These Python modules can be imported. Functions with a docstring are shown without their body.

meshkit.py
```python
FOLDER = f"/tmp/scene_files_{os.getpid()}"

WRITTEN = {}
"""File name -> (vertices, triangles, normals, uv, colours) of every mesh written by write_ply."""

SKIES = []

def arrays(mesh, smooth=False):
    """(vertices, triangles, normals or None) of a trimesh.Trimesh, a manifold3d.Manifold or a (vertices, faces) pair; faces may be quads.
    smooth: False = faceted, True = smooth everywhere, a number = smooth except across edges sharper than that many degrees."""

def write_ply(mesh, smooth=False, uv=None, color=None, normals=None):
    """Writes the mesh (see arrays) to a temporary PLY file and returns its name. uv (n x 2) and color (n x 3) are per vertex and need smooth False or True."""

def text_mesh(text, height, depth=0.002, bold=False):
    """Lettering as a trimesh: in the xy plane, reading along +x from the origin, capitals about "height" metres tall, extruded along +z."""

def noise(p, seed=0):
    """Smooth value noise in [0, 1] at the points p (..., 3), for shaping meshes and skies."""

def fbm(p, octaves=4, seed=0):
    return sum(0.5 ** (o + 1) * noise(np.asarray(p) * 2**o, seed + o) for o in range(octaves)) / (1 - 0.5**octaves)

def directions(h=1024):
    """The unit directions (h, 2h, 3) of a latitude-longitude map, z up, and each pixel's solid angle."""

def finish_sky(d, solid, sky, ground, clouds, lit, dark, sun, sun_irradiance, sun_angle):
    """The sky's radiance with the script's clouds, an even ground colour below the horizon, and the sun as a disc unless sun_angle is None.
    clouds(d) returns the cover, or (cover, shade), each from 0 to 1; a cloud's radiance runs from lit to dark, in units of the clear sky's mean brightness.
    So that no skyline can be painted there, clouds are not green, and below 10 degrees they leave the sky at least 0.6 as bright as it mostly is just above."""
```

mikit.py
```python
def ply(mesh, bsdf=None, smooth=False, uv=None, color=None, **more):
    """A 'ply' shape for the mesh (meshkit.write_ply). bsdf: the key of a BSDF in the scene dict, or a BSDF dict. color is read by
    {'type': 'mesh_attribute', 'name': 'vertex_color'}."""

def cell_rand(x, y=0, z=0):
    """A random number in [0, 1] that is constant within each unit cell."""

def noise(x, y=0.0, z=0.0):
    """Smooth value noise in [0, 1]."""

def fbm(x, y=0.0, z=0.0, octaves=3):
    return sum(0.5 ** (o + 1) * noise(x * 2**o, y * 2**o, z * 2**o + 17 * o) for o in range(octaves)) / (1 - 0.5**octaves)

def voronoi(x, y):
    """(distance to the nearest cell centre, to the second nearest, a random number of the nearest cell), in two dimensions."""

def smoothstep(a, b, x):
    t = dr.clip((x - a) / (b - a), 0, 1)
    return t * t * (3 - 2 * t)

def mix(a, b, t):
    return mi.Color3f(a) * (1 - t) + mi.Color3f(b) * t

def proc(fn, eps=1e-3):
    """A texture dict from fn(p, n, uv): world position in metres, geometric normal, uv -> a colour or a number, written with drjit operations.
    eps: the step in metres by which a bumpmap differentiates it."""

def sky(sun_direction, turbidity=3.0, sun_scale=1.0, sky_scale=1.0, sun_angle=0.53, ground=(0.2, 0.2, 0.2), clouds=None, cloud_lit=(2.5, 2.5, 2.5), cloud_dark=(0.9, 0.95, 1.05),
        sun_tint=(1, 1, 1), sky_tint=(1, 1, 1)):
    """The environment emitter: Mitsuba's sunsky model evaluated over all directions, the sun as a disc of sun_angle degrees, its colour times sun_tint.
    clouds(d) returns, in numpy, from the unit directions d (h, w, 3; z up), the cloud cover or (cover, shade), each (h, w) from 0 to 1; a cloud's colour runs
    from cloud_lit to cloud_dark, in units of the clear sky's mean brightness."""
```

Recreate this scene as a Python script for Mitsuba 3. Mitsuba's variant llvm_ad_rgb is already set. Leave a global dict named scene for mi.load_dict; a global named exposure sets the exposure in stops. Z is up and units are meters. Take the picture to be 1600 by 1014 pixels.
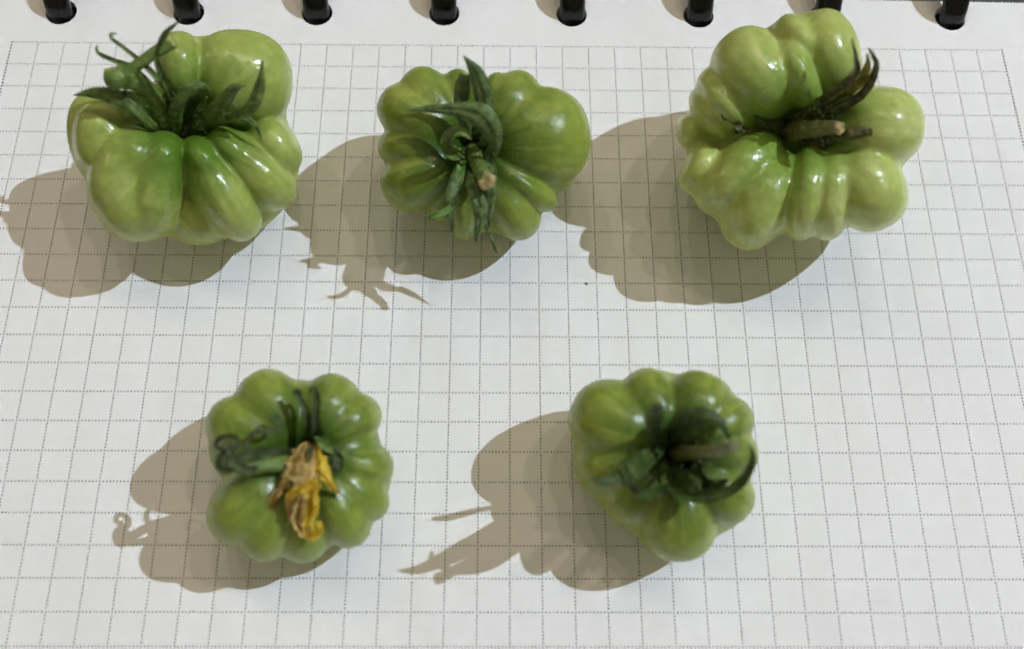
import math, numpy as np, trimesh, mitsuba as mi, drjit as dr, mikit, meshkit
from shapely.geometry import Polygon, Point, box as sbox

T = mi.ScalarTransform4f
MM = 0.001
# ------------------------------------------------------------------ camera, light, exposure
CAM = np.array([-1.773, -63.093, 156.942])              # millimetres: x along the lines, y up the page, z up from the paper
FWD = np.array([0.012508, 0.384170, -0.923178])
DOWN = np.array([0.004863, -0.923262, -0.384139])
RIGHT = np.cross(DOWN, FWD)
FOC = 1564.43                                           # focal length in pixels of a 1600 pixel wide frame
exposure = 0.0
scene, labels = {}, {}
scene['camera'] = {
    'type': 'thinlens', 'fov': 54.1675, 'fov_axis': 'x', 'aperture_radius': 0.0013, 'focus_distance': 0.175,
    'near_clip': 0.005, 'far_clip': 20.0,
    'to_world': T().look_at(origin=(CAM * MM).tolist(), target=((CAM + 100 * FWD) * MM).tolist(), up=(-DOWN).tolist())}
KEY = np.array([0.80, 0.164, 1.0]); KEY = KEY / np.linalg.norm(KEY)
scene['room_light'] = {'type': 'constant', 'radiance': {'type': 'rgb', 'value': [0.246, 0.217, 0.158]}}


def lamp(direction, dist, radius, rgb, irradiance):
    """A small round bulb far above the page; irradiance: what it gives on a face turned to it."""
    d = np.asarray(direction, float); d = d / np.linalg.norm(d)
    L = irradiance / (math.pi * (radius / dist) ** 2)
    k = 'lamp_bulb' if 'lamp_bulb' not in scene else 'lamp_bulb_%03d' % sum(x.startswith('lamp_bulb') for x in scene)
    scene[k] = {'type': 'sphere', 'center': (d * dist).tolist(), 'radius': radius,
                'emitter': {'type': 'area', 'radiance': {'type': 'rgb', 'value': [L * c for c in rgb]}}}
    return k


LAMPS = [(KEY, 2.3, 0.0088, (0.87, 1.0, 1.16), 2.02),
         ((0.38, 0.20, 1.0), 2.0, 0.008, (1.0, 0.86, 0.65), 0.20),
         ((0.16, 0.27, 1.0), 2.0, 0.008, (1.0, 0.86, 0.65), 0.17),
         ((-0.06, 0.38, 1.0), 2.0, 0.008, (1.0, 0.86, 0.65), 0.14),
         ((-0.26, 0.45, 1.0), 2.1, 0.008, (1.0, 0.86, 0.65), 0.12),
         ((-0.86, 0.36, 0.46), 1.6, 0.050, (1.0, 0.82, 0.52), 0.11)]
for i, a in enumerate(LAMPS):
    k = lamp(*a)
    labels[k] = {'label': 'round lit bulb high above the notebook to the right' if i == 0 else
                 ['', 'warm bulb high above the notebook, nearest the bright one', 'warm bulb high above the middle of the notebook',
                  'warm bulb high above the left half of the notebook', 'warm bulb high above the left edge of the notebook', 'large warm globe standing low to the left of the notebook'][i],
                 'category': 'lamp'}


# ------------------------------------------------------------------ helpers
def tex(fn, eps=1e-3):
    return mikit.proc(fn, eps)


def at(px, py, h):
    """The point h mm above the page on the line of sight of a point of the 1600 x 1014 photograph (mm)."""
    d = RIGHT * (px - 800) / FOC + DOWN * (py - 507) / FOC + FWD
    return CAM + d * ((h - CAM[2]) / d[2])


def spline(p, n, closed=False):
    p = np.asarray(p, float)
    if len(p) == 2:
        return p[0] + (p[1] - p[0]) * np.linspace(0, 1, n)[:, None]
    q = np.vstack([2 * p[0] - p[1], p, 2 * p[-1] - p[-2]])
    t = np.linspace(0, len(p) - 1, n); i = np.minimum(t.astype(int), len(p) - 2); f = (t - i)[:, None]
    a, b, c, d = q[i], q[i + 1], q[i + 2], q[i + 3]
    return 0.5 * (2 * b + (c - a) * f + (2 * a - 5 * b + 4 * c - d) * f ** 2 + (3 * b - a - 3 * c + d) * f ** 3)


def frames(c):
    t = np.gradient(c, axis=0); t /= np.linalg.norm(t, axis=1, keepdims=True) + 1e-9
    return t


def grid_mesh(V, closed_u=True, caps=True):
    """V: (n, m, 3) rings -> trimesh, rings closed round."""
    n, m = V.shape[:2]
    i, j = np.meshgrid(np.arange(n - 1), np.arange(m if closed_u else m - 1), indexing='ij')
    a, b = i * m + j, i * m + (j + 1) % m
    f = [np.stack([a, b, b + m], -1).reshape(-1, 3), np.stack([a, b + m, a + m], -1).reshape(-1, 3)]
    v = V.reshape(-1, 3)
    if caps:
        v = np.vstack([v, V[0].mean(0), V[-1].mean(0)])
        k = np.arange(m)
        f.append(np.stack([(k + 1) % m, k, k * 0 + n * m], 1))
        f.append(np.stack([(n - 1) * m + k, (n - 1) * m + (k + 1) % m, k * 0 + n * m + 1], 1))
    return trimesh.Trimesh(v, np.vstack(f), process=False)


def tube(pts, radii, n=28, sides=12, flat=1.0, hint=(0, 0, 1), ridges=0.0, rough=0.0, seed=0):
    c = spline(pts, n); r = np.interp(np.linspace(0, 1, n), np.linspace(0, 1, len(radii)), radii)
    t = frames(c); s = np.cross(t, np.asarray(hint, float)); s /= np.linalg.norm(s, axis=1, keepdims=True) + 1e-9
    u = np.cross(s, t); ang = np.arange(sides) * 2 * np.pi / sides
    rr = r[:, None] * (1 + ridges * np.cos(5 * ang)[None])
    if rough:
        q = np.stack(np.broadcast_arrays(c[:, None, 0] * 1.3 + np.cos(ang) * 1.1, c[:, None, 1] * 1.3 + np.sin(ang) * 1.1, c[:, None, 2] * 1.3), -1)
        rr = rr * (1 + rough * (meshkit.fbm(q, 3, seed) - 0.5))
    V = c[:, None] + rr[..., None] * (np.cos(ang)[None, :, None] * s[:, None] + flat * np.sin(ang)[None, :, None] * u[:, None])
    return grid_mesh(V)


def ribbon(pts, widths, hint, cup=0.25, thick=0.3, twist=(0, 0), n=36, m=9, crinkle=0.0, seed=0, keel=0.25, ragged=0.0, fold=0.0):
    """A leaf-like strip (sepal) of real thickness: centre line, full widths along it, the direction its face looks, how much it is cupped."""
    c = spline(pts, n); w = np.maximum(np.interp(np.linspace(0, 1, n), np.linspace(0, 1, len(widths)), widths), 0.12) / 2
    t = frames(c); hint = np.asarray(hint, float)
    h = hint if hint.ndim == 1 else spline(hint, n)
    s = np.cross(t, h); s /= np.linalg.norm(s, axis=1, keepdims=True) + 1e-9
    u = np.cross(s, t)
    a = np.radians(np.linspace(twist[0], twist[1], n))[:, None]
    s, u = s * np.cos(a) + u * np.sin(a), u * np.cos(a) - s * np.sin(a)
    x = np.linspace(-1, 1, m)[None]
    off = cup * w[:, None] * (x ** 2) * 1.6 - keel * w[:, None] * np.exp(-(x / 0.22) ** 2)
    side = x * w[:, None]
    if crinkle:
        q = np.stack(np.broadcast_arrays(np.arange(n)[:, None] * 0.30, x * 2.0, x * 0 + seed * 7.3), -1)
        off = off + crinkle * (meshkit.fbm(q, 3, seed) - 0.5) * 2
        side = side * (1 + 0.35 * (meshkit.fbm(q + 31.7, 2, seed + 5) - 0.5) * (crinkle > 0.2))
    if ragged:                                             # torn, uneven edges
        e = np.stack(np.broadcast_arrays(np.arange(n)[:, None] * 0.75, np.sign(x) * 3.0, x * 0 + seed * 3.1), -1)
        side = side * (1 + ragged * 2 * (meshkit.fbm(e, 2, seed + 9) - 0.5))
    if fold:                                               # lengthwise pleats
        off = off + fold * np.sin(x * 5.5 + 3 * meshkit.noise(np.stack([np.arange(n) * 0.22, np.zeros(n), np.full(n, seed * 1.7)], -1), 4)[:, None] * 2)
    P = c[:, None] + side[..., None] * s[:, None] + off[..., None] * u[:, None]
    th = (thick * (1 - 0.65 * x ** 2) * np.ones((n, 1)))[..., None] * u[:, None]
    V = np.concatenate([P + th / 2, (P - th / 2)[:, ::-1]], 1)
    return grid_mesh(V)


def hairs(curve_list, count, length, radius=0.03, seed=0):
    """Fine straight hairs standing off the given (centre line, radius) tubes; one mesh."""
    rng = np.random.default_rng(seed); V, F, k = [], [], 0
    for c, r in curve_list:
        c = spline(c, 40); t = frames(c)
        for _ in range(count):
            i = rng.integers(0, 40); rr = np.interp(i / 39, np.linspace(0, 1, len(r)), r)
            d = rng.normal(size=3); d -= t[i] * (d @ t[i]); d /= np.linalg.norm(d)
            p0 = c[i] + d * rr * 0.9; dd = d + rng.normal(size=3) * 0.22; dd /= np.linalg.norm(dd)
            p1 = p0 + dd * length * rng.uniform(0.5, 1.2)
            mid = (p0 + p1) / 2 + rng.normal(size=3) * 0.06 * length
            e1 = np.cross(dd, [0.3, 0.5, 0.8]); e1 /= np.linalg.norm(e1); e2 = np.cross(dd, e1)
            ring = np.array([e1, -0.5 * e1 + 0.866 * e2, -0.5 * e1 - 0.866 * e2]) * radius
            V += [p0 + ring, mid + ring * 0.8, (p1 + ring * 0.25)]
            for a in (0, 3):
                for j in range(3):
                    j2 = (j + 1) % 3
                    F += [[k + a + j, k + a + j2, k + a + 3 + j2], [k + a + j, k + a + 3 + j2, k + a + 3 + j]]
            F.append([k + 6, k + 7, k + 8]); k += 9
    return trimesh.Trimesh(np.vstack(V), np.array(F), process=False)


def put(key, mesh, bsdf, smooth=True, uv=None, **lab):
    if key in scene:
        key = '%s_%03d' % (key, next(i for i in range(1, 999) if '%s_%03d' % (key, i) not in scene))
    m = trimesh.Trimesh(np.asarray(mesh.vertices) * MM, mesh.faces, process=False)
    scene[key] = mikit.ply(m, bsdf, smooth=smooth, uv=uv)
    if lab:
        labels[key] = lab
    return key


# ------------------------------------------------------------------ materials
def paper_grid(p, n, uv):
    """White paper printed with a dotted 5 mm grid, 38 squares wide; tiny fibres and one ink dot."""
    x, y = p.x * 1000, p.y * 1000
    inside = (x > -95.3) & (x < 95.3) & (y < 60.3)

    def dots(a, b, r, st=5.0 / 9.0):
        la = a - 5.0 * dr.round(a / 5.0)                 # distance from the line
        lb = b - st * dr.round(b / st)
        return 1 - mikit.smoothstep(r - 0.05, r + 0.05, dr.sqrt(la * la + lb * lb))
    edge = (dr.abs(x) > 94.0)
    d = dr.maximum(dr.select(edge, dots(x, y - 60.0, mi.Float(0.205), 5.0 / 7.0), dots(x, y - 60.0, mi.Float(0.138))), dots(y - 60.0, x, mi.Float(0.130)))
    d = dr.select(inside, d, mi.Float(0))
    spot = 1 - mikit.smoothstep(0.25, 0.36, dr.sqrt(dr.square(x - 13.2) + dr.square(y - 9.9)))
    d = dr.maximum(d * (0.78 + 0.22 * mikit.noise(x * 2.1, y * 2.1)), spot * 0.85)
    rub = mikit.smoothstep(1.9, 0.6, dr.sqrt(dr.square((x - 57.4) * 0.8) + dr.square((y + 43.6) * 1.6))) * mikit.noise(x * 2.6, y * 1.4 - x)   # a rubbed spot
    f = mikit.fbm(x * 0.9, y * 0.9, 0.0, 3) - 0.5 - 1.6 * rub
    g = mikit.fbm(x * 0.03 + 5, y * 0.03, 0.0, 2) - 0.5
    base = mi.Color3f(0.80, 0.795, 0.80) * (1 + 0.035 * f + 0.06 * g)
    return mikit.mix(base, (0.035, 0.035, 0.045), d)


def paper_relief(p, n, uv):
    x, y = p.x * 1000, p.y * 1000
    return (mikit.fbm(x * 1.6, y * 1.6, 0.0, 3) * 0.00006 + mikit.fbm(x * 0.12, y * 0.07, 3.0, 2) * 0.0006)


scene['paper_print'] = {'type': 'twosided', 'bsdf': {'type': 'bumpmap', 'arbitrary': tex(paper_relief, 3e-4), 'scale': 1.0,
                        'bsdf': {'type': 'diffuse', 'reflectance': tex(paper_grid)}}}
scene['paper_plain'] = {'type': 'twosided', 'bsdf': {'type': 'diffuse', 'reflectance': {'type': 'rgb', 'value': [0.78, 0.775, 0.77]}}}


def cover_col(p, n, uv):
    return mi.Color3f(0.045, 0.05, 0.055) * (0.8 + 0.5 * mikit.fbm(p.x * 900, p.y * 900, p.z * 900, 3))


scene['cover_board'] = {'type': 'twosided', 'bsdf': {'type': 'principled', 'base_color': tex(cover_col), 'roughness': 0.45, 'specular': 0.5}}


def table_col(p, n, uv):
    return mi.Color3f(0.06, 0.058, 0.055) * (0.75 + 0.6 * mikit.fbm(p.x * 40, p.y * 400, p.z * 40, 3))


scene['table_top'] = {'type': 'principled', 'base_color': tex(table_col), 'roughness': 0.5, 'specular': 0.4}
scene['black_plastic'] = {'type': 'principled', 'base_color': {'type': 'rgb', 'value': [0.003, 0.003, 0.0035]}, 'roughness': 0.13, 'specular': 0.35}


def fruit_material(name, mid, pale, deep, seed, spec=0.5, shoulder=0.8, rough=0.25):
    """uv.x: 0 in the stem hollow to 1 at the girth (the green shoulders of an unripe fruit); uv.y: angle round the stem, mirrored."""
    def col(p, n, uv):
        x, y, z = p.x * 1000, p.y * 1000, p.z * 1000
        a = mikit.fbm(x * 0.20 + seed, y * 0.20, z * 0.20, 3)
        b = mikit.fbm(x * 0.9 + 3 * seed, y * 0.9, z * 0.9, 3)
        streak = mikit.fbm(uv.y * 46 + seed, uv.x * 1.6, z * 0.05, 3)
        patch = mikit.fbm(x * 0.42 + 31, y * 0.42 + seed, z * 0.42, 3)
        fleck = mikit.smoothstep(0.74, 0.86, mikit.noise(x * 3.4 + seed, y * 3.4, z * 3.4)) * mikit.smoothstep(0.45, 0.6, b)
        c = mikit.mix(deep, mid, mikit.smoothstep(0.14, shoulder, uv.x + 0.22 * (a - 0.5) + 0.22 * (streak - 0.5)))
        blossom = mikit.smoothstep(16.0, 2.0, z + 8 * (a - 0.5))
        t = 0.50 * mikit.smoothstep(0.50, 0.84, a * 0.62 + streak * 0.48) + 0.55 * blossom + 0.30 * mikit.smoothstep(0.55, 0.78, patch)
        c = mikit.mix(c, pale, dr.clip(t, 0, 0.95) * mikit.smoothstep(0.25, 0.75, uv.x))
        c = mikit.mix(c, pale, fleck * 0.30)
        return c * (0.84 + 0.30 * b)

    def relief(p, n, uv):
        x, y, z = p.x * 1000, p.y * 1000, p.z * 1000
        return mikit.fbm(x * 2.1 + seed, y * 2.1, z * 2.1, 3) * 0.00009 + mikit.noise(x * 0.45, y * 0.45, z * 0.45 + seed) * 0.00016
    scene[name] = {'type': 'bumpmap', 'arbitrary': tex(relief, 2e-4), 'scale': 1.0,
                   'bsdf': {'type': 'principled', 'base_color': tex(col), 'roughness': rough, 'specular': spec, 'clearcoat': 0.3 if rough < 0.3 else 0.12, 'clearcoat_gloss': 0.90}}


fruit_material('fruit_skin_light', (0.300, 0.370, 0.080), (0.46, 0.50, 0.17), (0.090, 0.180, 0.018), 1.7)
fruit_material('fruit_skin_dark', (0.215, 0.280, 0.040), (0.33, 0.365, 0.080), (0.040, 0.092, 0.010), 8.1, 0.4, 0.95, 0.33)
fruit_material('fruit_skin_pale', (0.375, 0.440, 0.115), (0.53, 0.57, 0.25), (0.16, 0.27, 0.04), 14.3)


def leaf_material(name, a, b, rough=0.55, dt=0.25):
    def col(p, n, uv):
        x, y, z = p.x * 1000, p.y * 1000, p.z * 1000
        f = mikit.fbm(x * 1.1, y * 1.1, z * 1.1, 3)
        g = mikit.fbm(x * 4.5, y * 4.5, z * 4.5, 2)
        return mikit.mix(a, b, mikit.smoothstep(0.3, 0.72, f)) * (0.75 + 0.5 * g)

    def relief(p, n, uv):
        x, y, z = p.x * 1000, p.y * 1000, p.z * 1000
        return mikit.fbm(x * 2.6, y * 2.6, z * 2.6, 2) * 0.00011
    scene[name] = {'type': 'twosided', 'bsdf': {'type': 'bumpmap', 'arbitrary': tex(relief, 2e-4), 'scale': 1.0,
                   'bsdf': {'type': 'principled', 'base_color': tex(col), 'roughness': rough, 'specular': 0.35, 'sheen': 0.4}}}


leaf_material('sepal_green', (0.052, 0.096, 0.018), (0.122, 0.188, 0.040))
leaf_material('sepal_dark', (0.028, 0.046, 0.015), (0.058, 0.080, 0.026))
leaf_material('sepal_shaded', (0.026, 0.050, 0.010), (0.060, 0.095, 0.020))  # sepal green darkened to paint in the shadow of the last tomato's hollow
leaf_material('sepal_downy', (0.058, 0.100, 0.030), (0.120, 0.178, 0.056))
leaf_material('sepal_bright', (0.075, 0.165, 0.030), (0.14, 0.25, 0.055))
leaf_material('sepal_dry', (0.042, 0.046, 0.018), (0.115, 0.112, 0.042))
leaf_material('stem_green', (0.085, 0.140, 0.030), (0.15, 0.215, 0.052))
leaf_material('stem_olive', (0.10, 0.115, 0.040), (0.17, 0.17, 0.065))
leaf_material('cut_tan', (0.22, 0.16, 0.06), (0.44, 0.36, 0.17))
leaf_material('cut_green', (0.26, 0.30, 0.085), (0.42, 0.44, 0.17))


def petal_material(name, a, b, dark):
    """Withered petals: papery, a little see-through, browned in patches and along fine veins."""
    def col(p, n, uv):
        x, y, z = p.x * 1000, p.y * 1000, p.z * 1000
        f = mikit.fbm(x * 0.8, y * 0.8, z * 0.8, 3)
        g = mikit.fbm(x * 3.6, y * 3.6, z * 3.6, 3)
        c = mikit.mix(a, b, mikit.smoothstep(0.35, 0.65, f))
        return mikit.mix(c, dark, mikit.smoothstep(0.54, 0.72, g) * 0.75)
    scene[name] = {'type': 'principledthin', 'base_color': tex(col), 'roughness': 0.6, 'diff_trans': 0.5, 'eta': 1.3}


petal_material('petal_olive', (0.16, 0.15, 0.03), (0.34, 0.29, 0.07), (0.06, 0.05, 0.02))
petal_material('petal_tan', (0.46, 0.32, 0.10), (0.66, 0.50, 0.21), (0.13, 0.06, 0.025))
petal_material('petal_yellow', (0.60, 0.40, 0.03), (0.80, 0.62, 0.09), (0.30, 0.15, 0.03))
scene['fine_hair'] = {'type': 'twosided', 'bsdf': {'type': 'principled', 'base_color': {'type': 'rgb', 'value': [0.30, 0.36, 0.20]}, 'roughness': 0.5}}

# ------------------------------------------------------------------ table and notebook
PAGE_W, PAGE_TOP, PAGE_BOT = 105.0, 71.7, -175.0
table = trimesh.creation.box([900, 900, 20]); table.apply_translation([0, 0, -10 - 9.0])
put('table', table, 'table_top', smooth=False, kind='structure', label='dark table top under the notebook')

RING_X = [-86.9, -62.3, -37.5, -12.8, 12.0, 36.8, 61.6, 86.2]
RING_Y = [67.2, 67.3, 67.5, 67.7, 67.7, 67.7, 67.6, 67.6]
holes = [Point(x, y).buffer(2.95, 24) for x, y in zip(RING_X, RING_Y)]
outline = Polygon([(-PAGE_W, PAGE_BOT), (PAGE_W, PAGE_BOT), (PAGE_W, 71.45), (-PAGE_W, 74.0)])
page = outline
for h_ in holes:
    page = page.difference(h_)
labels['notebook'] = {'label': 'white notebook page with dotted square grid and black binding rings along its top edge', 'category': 'notebook'}


def slab(poly, z0, z1):
    m = trimesh.creation.extrude_polygon(poly, z1 - z0, engine='earcut'); m.apply_translation([0, 0, z0]); return m


put('notebook__page', slab(page, -0.12, 0.0), 'paper_print', smooth=False, label='top page printed with a dotted grid')
for k in range(6):
    put('notebook__sheet', slab(page.buffer(0), -0.40 - 0.27 * k, -0.20 - 0.27 * k), 'paper_plain', smooth=False)
back = sbox(-PAGE_W - 3, PAGE_BOT - 3, PAGE_W + 3, PAGE_TOP + 9)
for x, y in zip(RING_X, RING_Y):
    back = back.difference(Point(x, y).buffer(3.2, 16))
put('notebook__cover', slab(back, -4.2, -2.4), 'cover_board', smooth=False, label='dark grey cover board behind the pages')
for k, (x, y) in enumerate(zip(RING_X, RING_Y)):
    a = np.radians(np.linspace(205, -150, 64)); R = 7.0; cy, cz = y + R - 0.6, -1.2
    c = np.stack([x + 0 * a, cy + R * np.cos(a), cz + R * np.sin(a)], 1)
    rad = np.stack([0 * a, np.cos(a), np.sin(a)], 1); ang = np.arange(28) * 2 * np.pi / 28
    sq = lambda v, e: np.sign(v) * np.abs(v) ** e
    V = c[:, None] + (2.45 * sq(np.cos(ang), 0.75))[None, :, None] * np.array([1.0, 0, 0]) + (1.35 * sq(np.sin(ang), 0.75))[None, :, None] * rad[:, None]
    m = grid_mesh(V); m.fix_normals()
    put('notebook__ring' if k == 0 else 'notebook__ring_%03d' % k, m, 'black_plastic', smooth=50)


# ------------------------------------------------------------------ fruits: lobes blended into one skin
def surface_net(f, lo, hi, h):
    ax = [np.arange(a, b + h, h) for a, b in zip(lo, hi)]
    G = np.stack(np.meshgrid(*ax, indexing='ij'), -1); n = np.array(G.shape[:3])
    D = f(G.reshape(-1, 3)).reshape(n)
    S = D < 0
    c = [S[i:n[0] - 1 + i, j:n[1] - 1 + j, k:n[2] - 1 + k] for i in (0, 1) for j in (0, 1) for k in (0, 1)]
    tot = sum(x.astype(np.int8) for x in c); cell = (tot > 0) & (tot < 8)
    idx = -np.ones(cell.shape, int); w = np.argwhere(cell); idx[cell] = np.arange(len(w))
    pos, cnt = np.zeros((len(w), 3)), np.zeros(len(w))
    for axis in range(3):
        e = np.eye(3, dtype=int)[axis]; o = [np.eye(3, dtype=int)[b] for b in range(3) if b != axis]
        for p in (0, 1):
            for q in (0, 1):
                s = w + p * o[0] + q * o[1]; t = s + e
                d0, d1 = D[tuple(s.T)], D[tuple(t.T)]; cross = (d0 < 0) != (d1 < 0)
                u = np.where(cross, d0 / np.where(cross, d0 - d1, 1), 0)
                pos += cross[:, None] * (s + u[:, None] * e); cnt += cross
    v = np.array(lo) + h * pos / cnt[:, None]
    F = []
    for axis in range(3):
        e = np.eye(3, dtype=int)[axis]; o = [np.eye(3, dtype=int)[b] for b in ((1, 2), (2, 0), (0, 1))[axis]]
        sl0 = tuple(slice(0, n[a] - e[a]) for a in range(3)); sl1 = tuple(slice(e[a], n[a]) for a in range(3))
        x = np.argwhere(S[sl0] != S[sl1])
        x = x[np.all([(x[:, b] > 0) & (x[:, b] < n[b] - 1) for b in range(3) if b != axis], 0)]
        q = [idx[tuple((x - a * o[0] - b * o[1]).T)] for a, b in ((0, 0), (1, 0), (1, 1), (0, 1))]
        ins = S[tuple(x.T)]
        quad = np.stack(q, 1); quad = np.where(ins[:, None], quad, quad[:, ::-1])
        F += [quad[:, [0, 1, 2]], quad[:, [0, 2, 3]]]
    return v, np.vstack(F)


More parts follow.
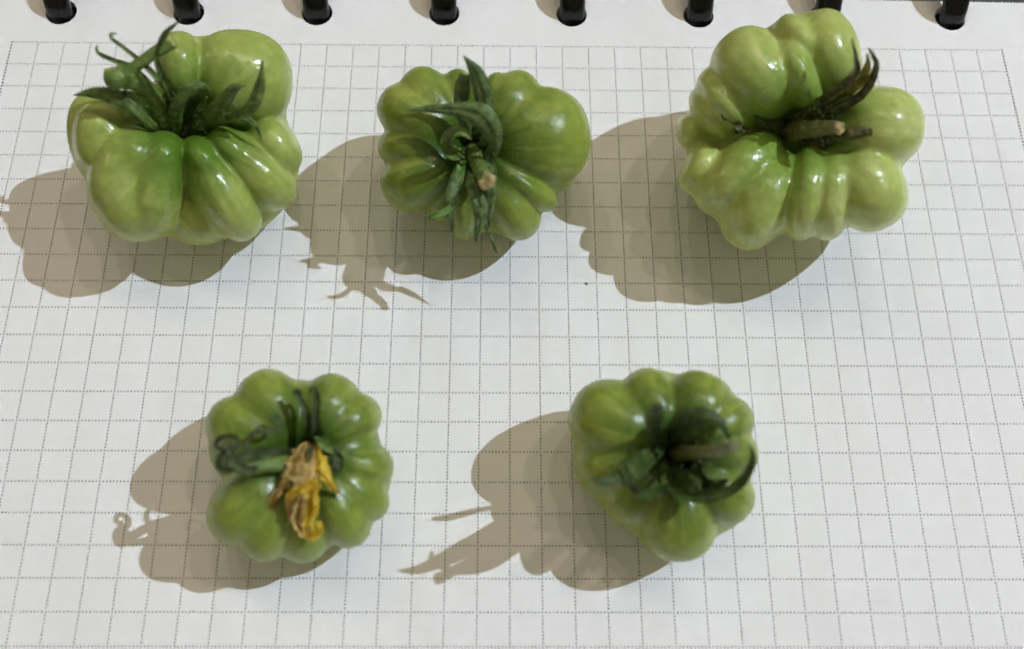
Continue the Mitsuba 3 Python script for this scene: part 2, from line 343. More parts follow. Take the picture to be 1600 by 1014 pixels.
def build_fruit(key, bsdf, zoom, hollow, z0, lobes, core, k=0.9, reach=0.54, fat=1.18, size=0.94, deep=1.0, h=0.42, wave=0.0, probe=True):
    """zoom: (factor, x, y) of the close-up the lobes were measured in. hollow: the stem hollow in it. z0: height (mm) of the fruit's middle.
    lobes: (x, y, forward mm, half-length px, half-width px, half-depth mm, turn degrees or None = points away from the hollow)."""
    Z, ox, oy = zoom
    if probe:                                              # a coarse first pass finds how high the fruit's middle stands
        for _ in range(2):
            z0 -= build_fruit(None, None, zoom, hollow, z0, lobes, core, k, reach, fat, size, deep, 1.3, wave, False)
    O = at(hollow[0] / Z + ox, hollow[1] / Z + oy, z0)
    W = CAM - O; dist = np.linalg.norm(W); W /= dist
    U = np.cross(-DOWN, W); U /= np.linalg.norm(U); Vv = np.cross(W, U)
    s = size * dist / FOC / Z                              # mm per close-up pixel at the fruit
    B = np.stack([U, Vv, W])
    L = []
    for (x, y, dz, a, b, c, turn) in lobes:
        dz, c = dz * deep, c * deep
        ctr = np.array([(x - hollow[0]) * s, -(y - hollow[1]) * s, dz])
        th = math.atan2(ctr[1], ctr[0]) if turn is None else math.radians(turn)
        if turn is None:                                   # a segment: from the hollow out to the girth
            e = math.hypot(ctr[0], ctr[1]) / s + a
            ctr[:2] *= reach * e * s / math.hypot(ctr[0], ctr[1]); a = (1 - reach) * e
        M = np.array([[math.cos(th), math.sin(th), 0], [-math.sin(th), math.cos(th), 0], [0, 0, 1.0]])
        L.append((ctr, M, np.array([a * s, b * s * (fat if turn is None else 1.0), c])))
    girth, cz, ch, dip, inset = core[0], core[1] * deep, core[2] * deep, core[3] * deep, core[4]                       # the body under the lobes follows the fruit's girth line and sinks to the hollow
    g = np.array([((x - hollow[0]) * s, -(y - hollow[1]) * s) for x, y in girth]) * inset
    gt, gr = np.arctan2(g[:, 1], g[:, 0]), np.hypot(g[:, 0], g[:, 1]); o = np.argsort(gt); gt, gr = gt[o], gr[o]
    ga = np.radians(np.arange(-180, 180, 2.0)); gr = np.interp(ga, gt, gr, period=2 * np.pi); gt = ga
    ker = np.exp(-0.5 * (np.arange(-6, 7) / 2.2) ** 2); ker /= ker.sum(); gr = np.convolve(np.r_[gr[-6:], gr, gr[:6]], ker, 'valid')

    def field(P):
        rho = np.hypot(P[:, 0], P[:, 1]); R0 = np.interp(np.arctan2(P[:, 1], P[:, 0]), gt, gr, period=2 * np.pi)
        z_ = (P[:, 2] - cz + dip * np.exp(-(rho / (0.42 * R0)) ** 2) / (1 + np.exp(-1.2 * (P[:, 2] - cz + dip / 2)))) / ch
        d = (np.sqrt((rho / R0) ** 2 + z_ ** 2 + 1e-9) - 1) * np.minimum(R0, ch)
        for ctr, M, r in L:
            q = (P - ctr) @ M.T
            k0 = (np.abs(q / r) ** 2.3).sum(1) ** (1 / 2.3); k1 = np.linalg.norm(q / r ** 2, axis=1)
            e = np.where(k1 > 1e-9, k0 * (k0 - 1) / np.maximum(k1, 1e-9), -r.min())
            if d is None:
                d = e
            else:
                t = np.maximum(k - np.abs(d - e), 0) / k
                d = np.minimum(d, e) - t * t * t * k / 6
        return d + wave * (meshkit.fbm(P * 0.16 + 9.1, 2, 3) - 0.5)
    ex = [np.array([gr.max(), gr.max(), ch])]
    lo = np.min([c - r.max() for c, M, r in L] + [-ex[0] + [0, 0, cz - dip]], 0) - 1.5; hi = np.max([c + r.max() for c, M, r in L] + ex, 0) + 1.5
    v, f = surface_net(field, lo, hi, h)
    if not probe:
        return (O + v @ B)[:, 2].min()
    for _ in range(2):                                     # snap to the surface
        e = 1e-2; d = field(v)
        g = np.stack([field(v + e * np.eye(3)[i]) - field(v - e * np.eye(3)[i]) for i in range(3)], 1) / (2 * e)
        v = v - np.clip(d, -h, h)[:, None] * g / np.maximum((g ** 2).sum(1, keepdims=True), 0.3)
    rho = np.linalg.norm(v[:, :2], axis=1); zt = v[:, 2]
    R = np.percentile(rho, 97)
    uv = np.stack([np.clip(rho / R, 0, 1.2), np.abs(np.arctan2(v[:, 1], v[:, 0])) / np.pi], 1)
    world = O + v @ B
    zmin = world[:, 2].min()
    ray = CAM - O; world = world - zmin / ray[2] * ray     # slide along the line of sight until it rests on the page
    print(key, 'rests after moving', round(-zmin, 2), 'mm; height', round(world[:, 2].max(), 1), 'faces', len(f), 'size', np.ptp(world, 0).round(1))
    m = trimesh.Trimesh(world, f, process=False)
    put(key, m, bsdf, smooth=True, uv=uv)
    return m


GROUP = 'unripe green tomatoes on the grid page'
Z1, Z2, Z3, Z4, Z5 = (2.535, 90, 20), (2.817, 570, 80), (2.536, 1040, 0), (2.982, 300, 560), (3.073, 870, 560)
Z2 = (3.169, 570, 80)


def Q(Zm, *pts):
    """Points (x, y in the close-up, height in mm) of a stem or sepal."""
    return [at(x / Zm[0] + Zm[1], y / Zm[0] + Zm[2], z) for x, y, z in pts]


VIEW = lambda p: (CAM - p) / np.linalg.norm(CAM - p)

# girth lines of the five fruits, traced in the same close-ups as their lobes
GIRTH1 = [(100, 340), (75, 400), (60, 460), (65, 540), (85, 610), (115, 665), (140, 695), (150, 730), (180, 790), (220, 840), (290, 875), (350, 893), (440, 900), (500, 912), (600, 908), (680, 898), (740, 893), (800, 870), (860, 820), (920, 750), (950, 690), (962, 600), (960, 530), (940, 470), (910, 410), (895, 385), (915, 320), (920, 250), (905, 190), (875, 140), (830, 100), (770, 75), (700, 70), (640, 80), (590, 95), (530, 95), (480, 115), (430, 150), (412, 230), (385, 310), (285, 345), (160, 335)]
GIRTH2 = [(440, 150), (400, 130), (330, 103), (250, 125), (190, 175), (110, 245), (70, 330), (68, 380), (85, 430), (72, 500), (80, 570), (85, 650), (110, 710), (165, 770), (250, 787), (330, 770), (400, 800), (420, 880), (470, 930), (550, 940), (630, 910), (700, 937), (780, 925), (840, 880), (858, 790), (870, 775), (930, 765), (1000, 700), (1060, 610), (1110, 510), (1115, 420), (1090, 330), (1030, 255), (950, 220), (870, 217), (845, 215), (830, 165), (770, 120), (730, 115), (670, 130), (640, 130), (600, 125)]
GIRTH3 = [(740, 120), (700, 75), (640, 42), (580, 42), (490, 65), (430, 80), (390, 108), (330, 112), (270, 130), (220, 180), (190, 240), (180, 290), (150, 350), (120, 400), (70, 460), (55, 520), (75, 580), (62, 650), (75, 710), (110, 740), (115, 790), (155, 850), (190, 890), (240, 960), (320, 985), (400, 975), (470, 930), (540, 960), (600, 955), (660, 915), (760, 930), (840, 900), (900, 830), (918, 760), (915, 690), (970, 640), (1000, 560), (1000, 500), (970, 430), (910, 380), (850, 362), (800, 370), (765, 260), (760, 180)]
GIRTH4 = [(470, 90), (420, 60), (370, 52), (310, 65), (250, 105), (215, 145), (150, 180), (105, 230), (90, 290), (75, 400), (75, 440), (95, 500), (140, 535), (165, 540), (125, 610), (108, 690), (115, 760), (140, 830), (200, 880), (300, 915), (370, 905), (430, 930), (500, 945), (580, 925), (640, 890), (690, 868), (750, 870), (790, 840), (830, 800), (880, 760), (900, 690), (940, 610), (947, 540), (930, 470), (875, 415), (872, 370), (865, 300), (840, 240), (785, 185), (760, 145), (700, 95), (630, 80), (550, 100)]
GIRTH5 = [(330, 115), (280, 118), (210, 125), (150, 165), (100, 220), (80, 290), (62, 380), (60, 460), (75, 560), (100, 610), (170, 680), (230, 740), (300, 810), (370, 840), (410, 900), (470, 950), (560, 966), (640, 955), (700, 915), (755, 850), (830, 820), (890, 770), (915, 690), (912, 610), (940, 540), (960, 450), (930, 360), (930, 280), (900, 220), (830, 160), (770, 105), (700, 68), (620, 65), (570, 70), (530, 47), (470, 45), (400, 65), (350, 100)]


def sepal(root, Zm, pts, widths, mat='sepal_green', cup=0.25, thick=0.35, twist=(0, 0), crinkle=0.25, seed=0, hint=None, name='sepal', n=40, ragged=0.0, fold=0.0, **lab):
    c = Q(Zm, *pts)
    h = [VIEW(p) for p in c] if hint is None else np.asarray(hint, float)
    return put(root + '__' + name, ribbon(c, widths, h, cup, thick, twist, n=n, m=9 if not ragged else 13, crinkle=crinkle, seed=seed, ragged=ragged, fold=fold), mat, smooth=55, **lab)


def stalk(root, Zm, pts, radii, mat, name='stem', flat=1.0, ridges=0.03, rough=0.18, seed=0, n=30, sides=14, cut=None, **lab):
    c = Q(Zm, *pts)
    k = put(root + '__' + name, tube(c, radii, n, sides, flat, (0.1, 0.2, 1), ridges, rough, seed), mat, smooth=50, **lab)
    if cut:                                                # the cut face: a slightly frayed, paler end
        e = np.asarray(c[-1]); t = e - np.asarray(spline(c, 20)[-3]); t /= np.linalg.norm(t)
        put(k + '__cut_end', tube([e - 0.25 * t, e + 0.10 * t, e + 0.35 * t], [radii[-1] * 0.98, radii[-1] * 1.02, radii[-1] * 0.70], 9, 22, flat, (0.1, 0.2, 1), 0.13, 1.1, seed + 3), cut, smooth=50)
    return k


def fuzz(root, Zm, lines, count, length, seed, radius=0.022):
    put(root + '__hairs', hairs([(Q(Zm, *p), r) for p, r in lines], count, length, radius, seed), 'fine_hair', smooth=False, kind='stuff')


# --- tomato 1, top left
labels['tomato'] = {'label': 'large squat green tomato at top left, hairy stem and long sepals spreading from its hollow', 'category': 'tomato', 'group': GROUP}
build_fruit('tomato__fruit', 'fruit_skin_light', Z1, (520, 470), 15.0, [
    (718, 258, -1.0, 195, 188, 12.0, 0),
    (490, 235, -1.5, 90, 140, 11.0, 0),
    (375, 375, -3.5, 85, 80, 9.5, 0),
    (215, 518, -3.4, 115, 152, 10.0, 0),
    (280, 640, -0.6, 188, 118, 12.8, 250),
    (405, 678, 0.6, 205, 106, 13.0, 262),
    (560, 790, -5.0, 120, 130, 11.0, 0),
    (328, 740, -1.2, 152, 166, 12.6, 0),
    (640, 695, 0.6, 218, 112, 13.0, -57),
    (770, 610, 0.2, 190, 105, 12.5, -42),
    (842, 510, -1.0, 130, 95, 11.5, -55),
    (430, 575, 4.0, 100, 74, 9.6, 262),
    (330, 570, 3.0, 100, 78, 9.3, 250),
    (575, 580, 4.0, 105, 66, 9.6, -57),
    (675, 530, 3.2, 100, 66, 9.4, -42)], (GIRTH1, -5.2, 9.0, 6.0, 0.98), k=1.1, size=0.95, deep=0.81)
SP1 = [(425, 470, 19.5), (405, 400, 24.5), (375, 330, 28.5), (320, 275, 31.5), (262, 250, 33.5)]
stalk('tomato', Z1, SP1, [1.6, 1.4, 1.25, 1.3, 1.6, 1.9], 'stem_green', seed=1)
stalk('tomato', Z1, [(250, 285, 32.5), (290, 232, 34.0), (370, 170, 35.5), (452, 118, 36.5)], [1.3, 1.0, 0.85, 0.9, 1.0], 'stem_green', 'peduncle', seed=2, cut='cut_green', label='straight piece of vine still on the stem')
stalk('tomato', Z1, [(262, 250, 33.0), (225, 262, 33.5), (215, 232, 34.0)], [1.7, 1.6, 1.1], 'stem_green', 'stem_knob', seed=3, cut='cut_green')
sepal('tomato', Z1, [(420, 480, 20.5), (360, 435, 26.5), (290, 365, 29.5), (210, 325, 30.5), (130, 315, 30.5), (66, 328, 28.5)], [0.98, 1.64, 2.13, 2.46, 1.64, 0.16], cup=-0.3, twist=(0, -25), crinkle=0.1, seed=1)
sepal('tomato', Z1, [(400, 470, 19.5), (385, 400, 25.5), (345, 345, 29.0), (290, 318, 30.0), (240, 312, 29.5)], [0.98, 1.31, 1.39, 1.15, 0.25], 'sepal_bright', cup=0.4, twist=(30, 50), crinkle=0.1, seed=12)
sepal('tomato', Z1, [(490, 505, 17.5), (470, 440, 23.5), (472, 375, 28.0), (505, 315, 30.5), (555, 290, 31.0), (592, 308, 29.5), (585, 350, 26.5)], [1.89, 2.13, 2.13, 1.80, 1.48, 1.07, 0.25], cup=-0.35, crinkle=0.15, seed=2)
sepal('tomato', Z1, [(520, 490, 17.5), (560, 440, 22.5), (615, 395, 27.0), (665, 345, 30.5), (705, 300, 33.0), (745, 288, 33.5)], [1.80, 2.30, 2.38, 2.05, 1.31, 0.16], cup=-0.35, twist=(10, -20), crinkle=0.1, seed=3)
sepal('tomato', Z1, [(560, 470, 18.5), (640, 430, 24.5), (715, 405, 28.5), (765, 370, 31.5), (795, 290, 34.5), (812, 190, 37.5)], [1.31, 1.64, 1.48, 1.97, 1.64, 0.12], cup=-0.4, twist=(-20, 35), crinkle=0.1, seed=4)
sepal('tomato', Z1, [(640, 430, 24.5), (700, 408, 26.5), (745, 420, 27.0), (785, 450, 26.0), (808, 500, 23.5)], [0.82, 1.23, 1.31, 0.74, 0.10], cup=-0.3, crinkle=0.15, seed=5)
sepal('tomato', Z1, [(480, 440, 18.5), (460, 335, 28.5), (400, 265, 32.5), (330, 195, 34.0), (262, 140, 36.0), (216, 105, 37.5), (212, 86, 37.8), (234, 84, 38.0)], [1.31, 1.23, 0.98, 0.74, 0.61, 0.49, 0.41, 0.20], cup=0.5, crinkle=0.1, seed=6)
sepal('tomato', Z1, [(430, 430, 20.5), (390, 320, 28.5), (300, 222, 32.8), (230, 193, 33.8), (172, 168, 34.6), (155, 150, 34.9), (157, 132, 35.0)], [0.98, 0.98, 0.82, 0.74, 0.61, 0.41, 0.20], cup=0.5, crinkle=0.1, seed=7)
sepal('tomato', Z1, [(500, 430, 19.5), (455, 320, 29.5), (405, 220, 35.5), (398, 150, 38.5), (432, 85, 41.5), (486, 30, 44.0)], [1.31, 1.48, 1.07, 0.57, 0.94, 0.10], cup=0.5, twist=(0, 30), crinkle=0.1, seed=8)
sepal('tomato', Z1, [(545, 470, 17.5), (555, 410, 22.5), (575, 365, 26.5), (590, 335, 28.5)], [1.15, 1.48, 1.15, 0.25], cup=0.4, crinkle=0.1, seed=9)
fuzz('tomato', Z1, [(SP1, [1.75, 1.5, 1.5, 2.2]), ([(490, 505, 17.5), (470, 440, 23.5), (472, 375, 28.0), (505, 315, 30.5), (555, 290, 31.0)], [1.0, 1.1, 1.0]),
                    ([(360, 435, 29), (290, 365, 32), (210, 325, 33)], [1.2, 1.4, 1.4]), ([(560, 440, 25), (665, 345, 33), (745, 288, 36)], [1.2, 1.3, 0.3]),
                    ([(400, 265, 35), (330, 195, 38.5), (216, 105, 43)], [0.7, 0.5, 0.3]), ([(715, 405, 31), (795, 290, 37), (812, 190, 40)], [1, 1.1, 0.1])], 45, 0.9, 11)
# --- tomato 2, top middle
labels['tomato_001'] = {'label': 'dark green ribbed tomato in the middle of the top row with drooping sepals', 'category': 'tomato', 'group': GROUP}
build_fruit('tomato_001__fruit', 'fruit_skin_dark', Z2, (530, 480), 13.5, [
    (880, 430, 0.5, 232, 212, 13.0, None),
    (930, 600, -1.5, 110, 105, 10.5, None),
    (740, 230, -0.5, 130, 108, 11.5, None),
    (630, 220, -1.5, 110, 60, 10.0, None),
    (470, 210, -1.0, 110, 80, 10.5, None),
    (315, 235, -0.5, 150, 115, 11.5, None),
    (235, 320, 0.3, 170, 125, 12.0, None),
    (230, 480, 0.0, 160, 100, 11.5, None),
    (245, 640, 0.2, 165, 135, 12.0, None),
    (400, 730, -2.5, 120, 90, 10.0, None),
    (500, 770, -1.0, 165, 80, 10.5, None),
    (740, 790, 0.0, 150, 118, 12.0, None),
    (800, 670, 0.3, 175, 70, 12.0, None)], (GIRTH2, -5.0, 8.8, 6.0, 0.96), k=1.1, size=0.985, deep=0.88)
SP2 = [(530, 470, 14.5), (545, 525, 20), (575, 590, 24.5), (606, 648, 27.5)]
stalk('tomato_001', Z2, SP2, [1.8, 1.3, 1.2, 1.2], 'stem_green', seed=4, cut='cut_tan')
sepal('tomato_001', Z2, [(560, 480, 19), (605, 420, 26), (595, 320, 30), (580, 215, 33), (545, 110, 36), (488, 25, 38.5)], [1.01, 1.68, 2.18, 3.02, 2.18, 0.13], 'sepal_downy', cup=-0.35, twist=(0, 25), crinkle=0.12, seed=21)
sepal('tomato_001', Z2, [(510, 440, 20), (495, 350, 26), (484, 260, 30), (486, 180, 33), (494, 122, 35)], [1.51, 2.18, 2.69, 2.44, 1.34], 'sepal_downy', cup=-0.4, crinkle=0.12, seed=22, label='blunt folded sepal')
sepal('tomato_001', Z2, [(600, 560, 20), (634, 500, 25), (625, 410, 29.5), (575, 330, 32), (500, 300, 32), (400, 288, 31), (300, 286, 30.2), (216, 296, 29.5)], [0.84, 1.68, 3.53, 4.03, 3.02, 1.60, 1.01, 0.13], 'sepal_downy', cup=-0.3, twist=(25, -10), crinkle=0.12, seed=23)
sepal('tomato_001', Z2, [(500, 500, 18.0), (440, 500, 25.8), (412, 450, 29.8), (435, 405, 32.3), (485, 400, 33.3), (528, 436, 32.8)], [1.34, 2.02, 2.18, 1.68, 1.34, 0.25], 'stem_green', cup=0.5, crinkle=0.12, seed=24, label='small olive sepal curled over at its tip')
sepal('tomato_001', Z2, [(500, 520, 18), (468, 600, 23), (438, 700, 23.5), (420, 790, 21.5), (432, 860, 18.5), (434, 902, 17)], [1.51, 2.02, 2.02, 1.34, 0.84, 0.17], 'sepal_downy', cup=-0.4, twist=(0, 30), crinkle=0.12, seed=25)
sepal('tomato_001', Z2, [(430, 770, 22), (390, 800, 22.5), (345, 812, 22.5), (312, 825, 22), (303, 812, 22.3)], [0.84, 0.92, 0.84, 0.59, 0.21], 'sepal_bright', cup=0.3, crinkle=0.15, seed=26)
sepal('tomato_001', Z2, [(525, 540, 19), (530, 640, 24), (562, 740, 24.5), (572, 830, 22.5), (556, 905, 20.5), (552, 945, 19.3)], [1.68, 2.18, 2.44, 1.85, 1.09, 0.21], 'sepal_downy', cup=-0.35, crinkle=0.5, seed=27)
sepal('tomato_001', Z2, [(570, 560, 19), (622, 660, 25), (618, 760, 23), (610, 850, 19), (632, 930, 16.5), (652, 1000, 14.7)], [1.18, 2.18, 2.02, 1.18, 0.76, 0.13], 'sepal_downy', cup=-0.4, crinkle=0.45, twist=(0, 40), seed=28)
sepal('tomato_001', Z2, [(490, 520, 18), (478, 570, 22), (470, 640, 23), (455, 720, 22), (462, 770, 20.5)], [1.01, 1.34, 1.18, 0.76, 0.17], 'sepal_bright', cup=0.4, crinkle=0.12, seed=29)
sepal('tomato_001', Z2, [(560, 500, 19), (625, 560, 24), (640, 620, 25.5), (630, 690, 24.5)], [0.84, 1.18, 0.84, 0.17], 'sepal_downy', cup=0.4, crinkle=0.12, seed=30)
fuzz('tomato_001', Z2, [(SP2, [1.9, 1.5, 1.6]), ([(500, 520, 18), (438, 700, 23.5), (432, 860, 18.5)], [0.9, 1.2, 0.5]), ([(622, 660, 25), (618, 760, 23), (652, 1000, 14.7)], [1.2, 1.1, 0.2]),
                        ([(634, 500, 25), (575, 330, 32), (400, 288, 31)], [1.0, 2.2, 0.9]), ([(525, 540, 19), (562, 740, 24.5), (552, 945, 19.3)], [1, 1.4, 0.3])], 45, 0.8, 12)
# --- tomato 3, top right
labels['tomato_002'] = {'label': 'largest, palest and most deeply folded tomato, at top right with a dried brown stem', 'category': 'tomato', 'group': GROUP}
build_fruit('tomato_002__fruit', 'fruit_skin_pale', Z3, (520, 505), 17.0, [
    (812, 525, -1.0, 180, 160, 13.5, 0),
    (775, 740, 0.5, 188, 146, 14.0, -65),
    (645, 765, 1.0, 188, 88, 14.2, -95),
    (555, 760, 1.4, 190, 88, 14.5, -100),
    (385, 780, 1.0, 215, 138, 15.0, 240),
    (295, 670, 0.8, 210, 118, 14.5, 222),
    (155, 640, -0.5, 125, 75, 12.5, 235),
    (120, 500, -2.0, 75, 80, 11.0, 0),
    (205, 440, -0.5, 135, 72, 12.6, -52),
    (255, 390, 0.5, 155, 80, 14.0, -52),
    (370, 295, 1.5, 195, 155, 15.0, -50),
    (525, 300, 1.0, 170, 76, 14.0, -68),
    (540, 190, -0.5, 135, 75, 13.2, -50),
    (640, 240, -0.7, 180, 115, 13.6, -75)], (GIRTH3, -4.0, 12.0, 7.0, 0.97), k=1.45, size=0.94, deep=0.91)
SP3 = [(470, 520, 18.6), (520, 516, 23.6), (590, 512, 27.6), (640, 506, 30.1), (688, 508, 32.1)]
stalk('tomato_002', Z3, SP3, [1.1, 1.5, 1.3, 1.0, 0.9], 'stem_olive', seed=5, ridges=0.12, rough=0.7, n=44, sides=20, cut='cut_tan')
sepal('tomato_002', Z3, [(590, 560, 22.6), (650, 552, 26.6), (720, 536, 29.6), (775, 526, 30.6), (818, 524, 31.1)], [1.58, 1.76, 1.67, 1.50, 1.06], 'sepal_dry', cup=-0.4, crinkle=0.4, seed=31, label='blunt dried sepal lying across the fruit')
sepal('tomato_002', Z3, [(560, 460, 21.6), (630, 440, 27.6), (700, 415, 30.6), (770, 375, 33.1), (812, 310, 37.1), (828, 250, 39.1), (805, 195, 41.1)], [1.06, 1.58, 1.58, 1.50, 1.32, 0.97, 0.18], 'sepal_dry', cup=-0.5, crinkle=0.5, twist=(0, 50), seed=32)
sepal('tomato_002', Z3, [(580, 455, 22.6), (680, 400, 29.6), (740, 350, 33.6), (785, 300, 38.1), (800, 245, 40.1), (796, 215, 40.6)], [1.06, 1.50, 1.85, 1.41, 0.62, 0.18], 'petal_olive', cup=-0.4, crinkle=0.6, twist=(-20, 20), seed=33, name='petal', label='thin yellowish remnant of the flower')
sepal('tomato_002', Z3, [(640, 435, 28.1), (700, 405, 30.6), (755, 385, 32.1), (785, 350, 33.6)], [0.70, 1.06, 0.88, 0.18], 'sepal_bright', cup=0.4, crinkle=0.3, seed=34)
sepal('tomato_002', Z3, [(560, 450, 21.6), (640, 395, 30.6), (720, 335, 37.6), (760, 280, 39.6), (752, 215, 40.6), (737, 155, 41.1)], [1.23, 1.58, 1.58, 1.06, 0.53, 0.13], 'sepal_dry', cup=0.4, crinkle=0.5, twist=(30, 0), seed=35)
sepal('tomato_002', Z3, [(500, 505, 20.1), (440, 500, 23.6), (385, 488, 25.1), (352, 450, 26.6), (336, 410, 28.1), (329, 385, 29.1)], [0.88, 0.88, 0.62, 0.62, 0.48, 0.18], 'sepal_dry', cup=0.4, crinkle=0.3, seed=36)
sepal('tomato_002', Z3, [(318, 516, 23.6), (290, 500, 25.6), (268, 478, 26.6), (240, 468, 26.6), (220, 455, 27.1)], [0.88, 1.32, 0.97, 1.14, 0.35], 'sepal_dry', cup=0.3, crinkle=0.6, seed=37)
sepal('tomato_002', Z3, [(275, 500, 24.1), (283, 515, 23.6), (300, 522, 23.1)], [0.44, 1.06, 0.35], 'sepal_dry', cup=0.3, crinkle=0.6, seed=38)
sepal('tomato_002', Z3, [(540, 535, 20.6), (590, 565, 23.1), (635, 572, 24.6), (642, 585, 24.6)], [1.23, 1.58, 1.14, 0.35], 'sepal_dry', cup=0.3, crinkle=0.5, seed=39)
sepal('tomato_002', Z3, [(470, 490, 19.6), (520, 468, 24.6), (560, 440, 28.1), (585, 418, 29.6)], [0.88, 1.23, 1.14, 0.26], 'sepal_dry', cup=0.3, crinkle=0.5, seed=40)
fuzz('tomato_002', Z3, [(SP3, [1.5, 2.2, 1.6]), ([(590, 455, 24.6), (600, 430, 28.6), (596, 418, 29.6)], [0.4, 0.3]), ([(440, 500, 22.1), (385, 488, 23.6), (352, 450, 25.1)], [0.5, 0.4]), ([(640, 395, 30.6), (760, 280, 39.6)], [0.8, 0.6])], 55, 1.0, 13)
# --- tomato 4, bottom left
labels['tomato_003'] = {'label': 'small tomato at the bottom left with a withered yellow flower on top', 'category': 'tomato', 'group': GROUP}
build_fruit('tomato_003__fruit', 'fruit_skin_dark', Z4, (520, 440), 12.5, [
    (360, 200, 0.0, 160, 135, 11.0, None),
    (225, 310, 0.0, 155, 130, 11.0, None),
    (250, 690, 0.5, 175, 140, 11.5, None),
    (360, 790, 0.0, 150, 120, 11.0, None),
    (520, 800, -0.5, 150, 125, 10.5, None),
    (690, 720, 0.3, 180, 112, 11.5, None),
    (780, 640, 0.0, 155, 100, 11.0, None),
    (800, 510, 0.0, 145, 110, 11.0, None),
    (760, 400, -0.5, 120, 60, 10.5, None),
    (745, 295, 0.0, 150, 105, 11.0, None),
    (645, 215, 0.0, 150, 125, 11.0, None),
    (510, 230, -1.5, 140, 70, 10.0, None)], (GIRTH4, -4.4, 9.2, 7.0, 1.0), k=1.25, size=0.95, deep=0.86)
SP4 = [(530, 450, 12.0), (470, 480, 19.0), (390, 494, 22.5), (310, 500, 23.5), (262, 504, 24.0)]
stalk('tomato_003', Z4, SP4, [1.5, 1.25, 1.1, 1.05, 1.15], 'stem_green', seed=6, ridges=0.09, cut='cut_green')
sepal('tomato_003', Z4, [(500, 440, 16.8), (420, 440, 21.8), (320, 448, 24.3), (268, 430, 25.1), (258, 390, 25.4), (285, 350, 25.8), (340, 338, 26), (390, 328, 25.8), (412, 298, 25.8), (398, 272, 26), (372, 272, 26.2), (366, 292, 26.1), (386, 298, 26)], [1.4, 1.5, 1.2, 0.8, 0.7, 0.7, 0.7, 0.65, 0.6, 0.55, 0.5, 0.45, 0.25], 'sepal_dark', cup=0.3, crinkle=0.15, seed=41, n=70)
sepal('tomato_003', Z4, [(470, 455, 19.8), (330, 440, 23.8), (240, 462, 26.3), (180, 508, 26.7), (140, 515, 26.3), (124, 480, 26.3), (150, 440, 26.9), (192, 425, 27.5), (214, 395, 27.7), (200, 368, 27.5), (160, 362, 26.9), (122, 378, 26.3), (108, 405, 25.9), (130, 420, 26.0), (145, 404, 26.3)], [1.56, 1.56, 1.43, 1.30, 1.17, 1.10, 1.04, 0.91, 0.78, 0.78, 0.72, 0.72, 0.65, 0.52, 0.26], 'sepal_dark', cup=0.3, crinkle=0.2, seed=42, n=90)
sepal('tomato_003', Z4, [(300, 520, 24.3), (232, 512, 26.3), (190, 482, 27.1), (165, 470, 27.3), (150, 492, 27.1), (172, 512, 26.9)], [1.04, 1.43, 1.56, 1.30, 0.91, 0.39], 'sepal_dark', cup=0.3, crinkle=0.3, seed=43, n=50)
sepal('tomato_003', Z4, [(235, 480, 26.4), (190, 452, 27.3), (172, 415, 27.7), (182, 385, 27.8)], [0.91, 1.17, 0.91, 0.26], 'sepal_dark', cup=0.3, crinkle=0.3, seed=44)
sepal('tomato_003', Z4, [(545, 430, 15.8), (575, 350, 22.3), (578, 270, 25.3), (582, 190, 26.8), (574, 148, 27.6), (553, 144, 27.8), (548, 166, 27.6)], [1.5, 1.6, 1.2, 0.9, 0.7, 0.55, 0.25], 'sepal_dark', cup=0.4, crinkle=0.25, seed=45, n=60)
sepal('tomato_003', Z4, [(540, 430, 15.8), (560, 340, 22.3), (530, 250, 25.3), (502, 185, 26.3), (488, 156, 26.8), (470, 165, 26.8)], [1.3, 1.5, 1.1, 0.9, 1.1, 0.4], 'sepal_dark', cup=0.4, crinkle=0.25, seed=46)
sepal('tomato_003', Z4, [(555, 420, 16.8), (585, 355, 21.8), (615, 395, 22.8), (640, 420, 22.6), (668, 442, 21.8)], [1.0, 1.5, 1.5, 1.2, 0.3], 'sepal_green', cup=0.4, crinkle=0.2, seed=47)
sepal('tomato_003', Z4, [(600, 450, 19.8), (650, 440, 21.8), (682, 465, 21.8), (676, 515, 21.3), (650, 522, 20.8)], [1.2, 1.6, 1.3, 1.0, 0.3], 'sepal_dark', cup=0.4, crinkle=0.6, seed=48)
labels['tomato_003__withered_flower'] = {'label': 'withered yellow and tan flower'}
F4 = 'tomato_003__withered_flower'
sepal(F4, Z4, [(562, 375, 18.2), (520, 430, 22.2), (480, 500, 23.7), (440, 570, 23.2), (400, 625, 21.4)], [0.72, 2.30, 2.59, 1.58, 0.72], 'petal_tan', cup=-0.45, crinkle=0.9, thick=0.12, ragged=0.55, fold=0.28, seed=51, name='petal')
sepal(F4, Z4, [(410, 610, 22.1), (378, 650, 21.2), (352, 690, 20.2), (372, 722, 19.5), (392, 700, 20.1), (404, 672, 20.9)], [1.15, 1.37, 1.01, 0.65, 0.65, 0.22], 'petal_tan', cup=0.5, crinkle=0.7, thick=0.12, ragged=0.55, fold=0.28, seed=52, name='petal')
sepal(F4, Z4, [(566, 380, 19.2), (545, 450, 24.2), (535, 530, 25.2), (500, 620, 24.0), (462, 680, 21.3), (470, 730, 19.8)], [0.72, 2.59, 3.17, 2.88, 1.73, 0.65], 'petal_tan', cup=-0.4, crinkle=1.0, thick=0.12, ragged=0.55, fold=0.28, seed=53, name='petal')
sepal(F4, Z4, [(575, 385, 19.7), (590, 450, 24.2), (615, 530, 24.7), (650, 590, 22.7), (690, 630, 20.4)], [0.72, 1.87, 1.87, 1.15, 0.18], 'petal_yellow', cup=-0.45, crinkle=0.5, thick=0.12, ragged=0.55, fold=0.28, seed=54, name='petal', label='bright yellow pointed petal')
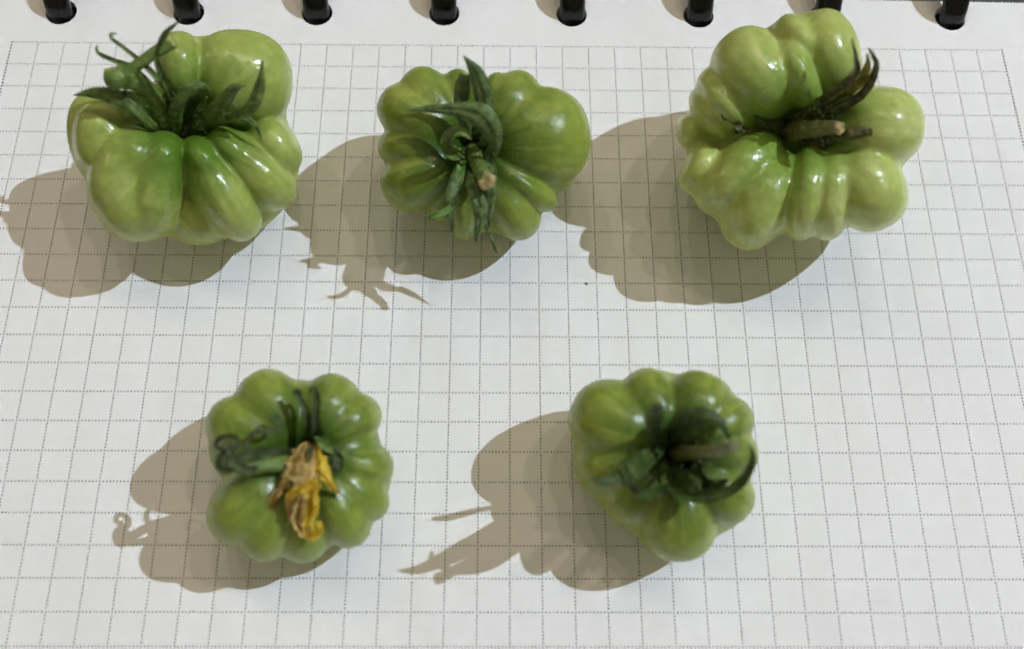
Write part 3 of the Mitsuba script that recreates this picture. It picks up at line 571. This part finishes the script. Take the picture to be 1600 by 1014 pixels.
sepal(F4, Z4, [(560, 560, 24.7), (555, 640, 23.8), (548, 720, 21.4), (535, 790, 19.6), (560, 825, 19.6), (592, 800, 20.6), (590, 768, 21.2), (568, 775, 21.4)], [1.44, 2.16, 2.16, 1.87, 1.44, 1.08, 0.72, 0.22], 'petal_yellow', cup=-0.4, crinkle=0.7, thick=0.12, ragged=0.55, fold=0.28, seed=55, name='petal', label='yellow petal curled at its tip')
sepal(F4, Z4, [(600, 590, 24.2), (530, 600, 25.7), (470, 630, 24.4), (445, 662, 22.5)], [0.58, 1.15, 1.08, 0.29], 'petal_yellow', cup=0.4, crinkle=0.6, thick=0.12, ragged=0.55, fold=0.28, seed=56, name='petal')
sepal(F4, Z4, [(520, 640, 24.3), (500, 700, 22.6), (492, 760, 20.4), (520, 815, 19.4), (555, 832, 19.1)], [1.15, 1.87, 1.58, 1.30, 0.43], 'petal_tan', cup=0.4, crinkle=0.9, thick=0.12, ragged=0.55, fold=0.28, seed=57, name='petal')
sepal(F4, Z4, [(480, 700, 21.6), (458, 722, 20.5), (470, 745, 19.9), (492, 735, 20.6)], [0.72, 0.94, 0.79, 0.22], 'petal_tan', cup=0.4, crinkle=0.8, thick=0.12, ragged=0.55, fold=0.28, seed=58, name='petal')
sepal(F4, Z4, [(560, 400, 21.2), (550, 440, 24.8), (548, 480, 25.8)], [0.43, 1.01, 0.29], 'sepal_dry', cup=0.3, crinkle=0.6, thick=0.2, seed=59, name='sepal')
fuzz('tomato_003', Z4, [(SP4, [1.9, 1.6, 1.6]), ([(480, 500, 28.8), (440, 570, 28.3)], [1.4, 1.2]), ([(650, 440, 21.8), (682, 465, 21.8), (676, 515, 21.3)], [0.7, 0.6])], 45, 0.8, 14)
# --- tomato 5, bottom middle
labels['tomato_004'] = {'label': 'small round tomato at the bottom right of the page with a dark curling calyx', 'category': 'tomato', 'group': GROUP}
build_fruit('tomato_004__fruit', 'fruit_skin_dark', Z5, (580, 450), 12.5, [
    (250, 300, 0.5, 195, 175, 12.0, None),
    (455, 210, 0.0, 170, 120, 11.5, None),
    (680, 220, 0.0, 160, 150, 11.5, None),
    (800, 310, 0.0, 145, 110, 11.0, None),
    (830, 450, 0.0, 130, 100, 11.0, None),
    (790, 640, 0.0, 155, 125, 11.0, None),
    (580, 800, 0.0, 165, 165, 11.0, None),
    (360, 690, -0.5, 130, 110, 10.5, None),
    (230, 530, -0.3, 150, 140, 11.0, None)], (GIRTH5, -4.4, 9.2, 7.0, 1.0), k=1.25, size=0.97, deep=0.88)
SP5 = [(560, 455, 14), (620, 455, 22), (700, 448, 30), (790, 436, 40), (850, 420, 45)]
stalk('tomato_004', Z5, SP5, [1.6, 1.1, 0.8, 0.75, 0.78], 'stem_olive', seed=7, cut='stem_olive')
sepal('tomato_004', Z5, [(540, 470, 16), (450, 480, 24), (390, 520, 29), (320, 562, 31.5), (240, 586, 33.0), (160, 580, 33.3)], [2.4, 3.0, 2.9, 2.1, 1.2, 0.2], 'sepal_shaded', cup=-0.3, crinkle=0.1, seed=61, label='broad pointed sepal')
sepal('tomato_004', Z5, [(540, 450, 16), (495, 380, 24), (478, 325, 29), (474, 275, 34.5), (488, 225, 37.5)], [2.4, 3.0, 2.6, 2.0, 0.9], 'sepal_shaded', cup=-0.3, crinkle=0.1, seed=62)
sepal('tomato_004', Z5, [(555, 440, 16), (568, 360, 24), (610, 292, 29), (680, 260, 31.2), (755, 272, 31.6), (803, 318, 31), (832, 385, 29.5)], [2.4, 3.2, 2.9, 2.4, 2.0, 1.4, 0.3], 'sepal_shaded', cup=-0.4, twist=(10, 40), crinkle=0.15, seed=63, label='sepal arching round the hollow')
sepal('tomato_004', Z5, [(600, 480, 15), (655, 400, 21.5), (712, 350, 24.5), (775, 335, 25.8), (815, 365, 25.2)], [2.0, 3.2, 3.0, 1.8, 0.3], 'sepal_green', cup=0.3, crinkle=0.12, seed=64)
sepal('tomato_004', Z5, [(560, 490, 16), (560, 570, 22), (610, 630, 24.5), (700, 662, 26.5), (790, 652, 27.5), (872, 605, 28.5), (925, 530, 30.5), (940, 470, 32), (930, 420, 33)], [2.4, 3.4, 2.8, 1.9, 1.5, 1.4, 1.2, 0.9, 0.25], 'sepal_shaded', cup=0.5, crinkle=0.1, seed=65, n=60, label='long narrow sepal curling up at its tip')
sepal('tomato_004', Z5, [(540, 490, 16), (500, 580, 22), (450, 640, 26), (390, 640, 29), (345, 580, 31.5), (325, 520, 32.5), (330, 480, 32.8)], [2.0, 2.6, 2.0, 1.2, 0.9, 0.7, 0.2], 'sepal_shaded', cup=0.5, crinkle=0.1, seed=66, n=60)
sepal('tomato_004', Z5, [(600, 490, 16), (640, 550, 22), (700, 610, 25), (760, 620, 26.5), (820, 580, 27)], [2.6, 4.0, 3.8, 2.6, 0.4], 'sepal_shaded', cup=0.4, crinkle=0.3, seed=67)
sepal('tomato_004', Z5, [(560, 500, 16), (600, 560, 23), (655, 610, 26.5), (700, 645, 26.5)], [2.4, 3.6, 2.6, 0.4], 'sepal_shaded', cup=-0.4, crinkle=0.5, seed=68)
fuzz('tomato_004', Z5, [(SP5, [1.8, 1.4, 1.35]), ([(540, 470, 16), (390, 520, 29), (240, 586, 33.5)], [1.4, 2.0, 0.8]), ([(640, 550, 22), (700, 610, 25), (760, 620, 26.5)], [1.8, 1.6, 1.0])], 60, 0.9, 15)
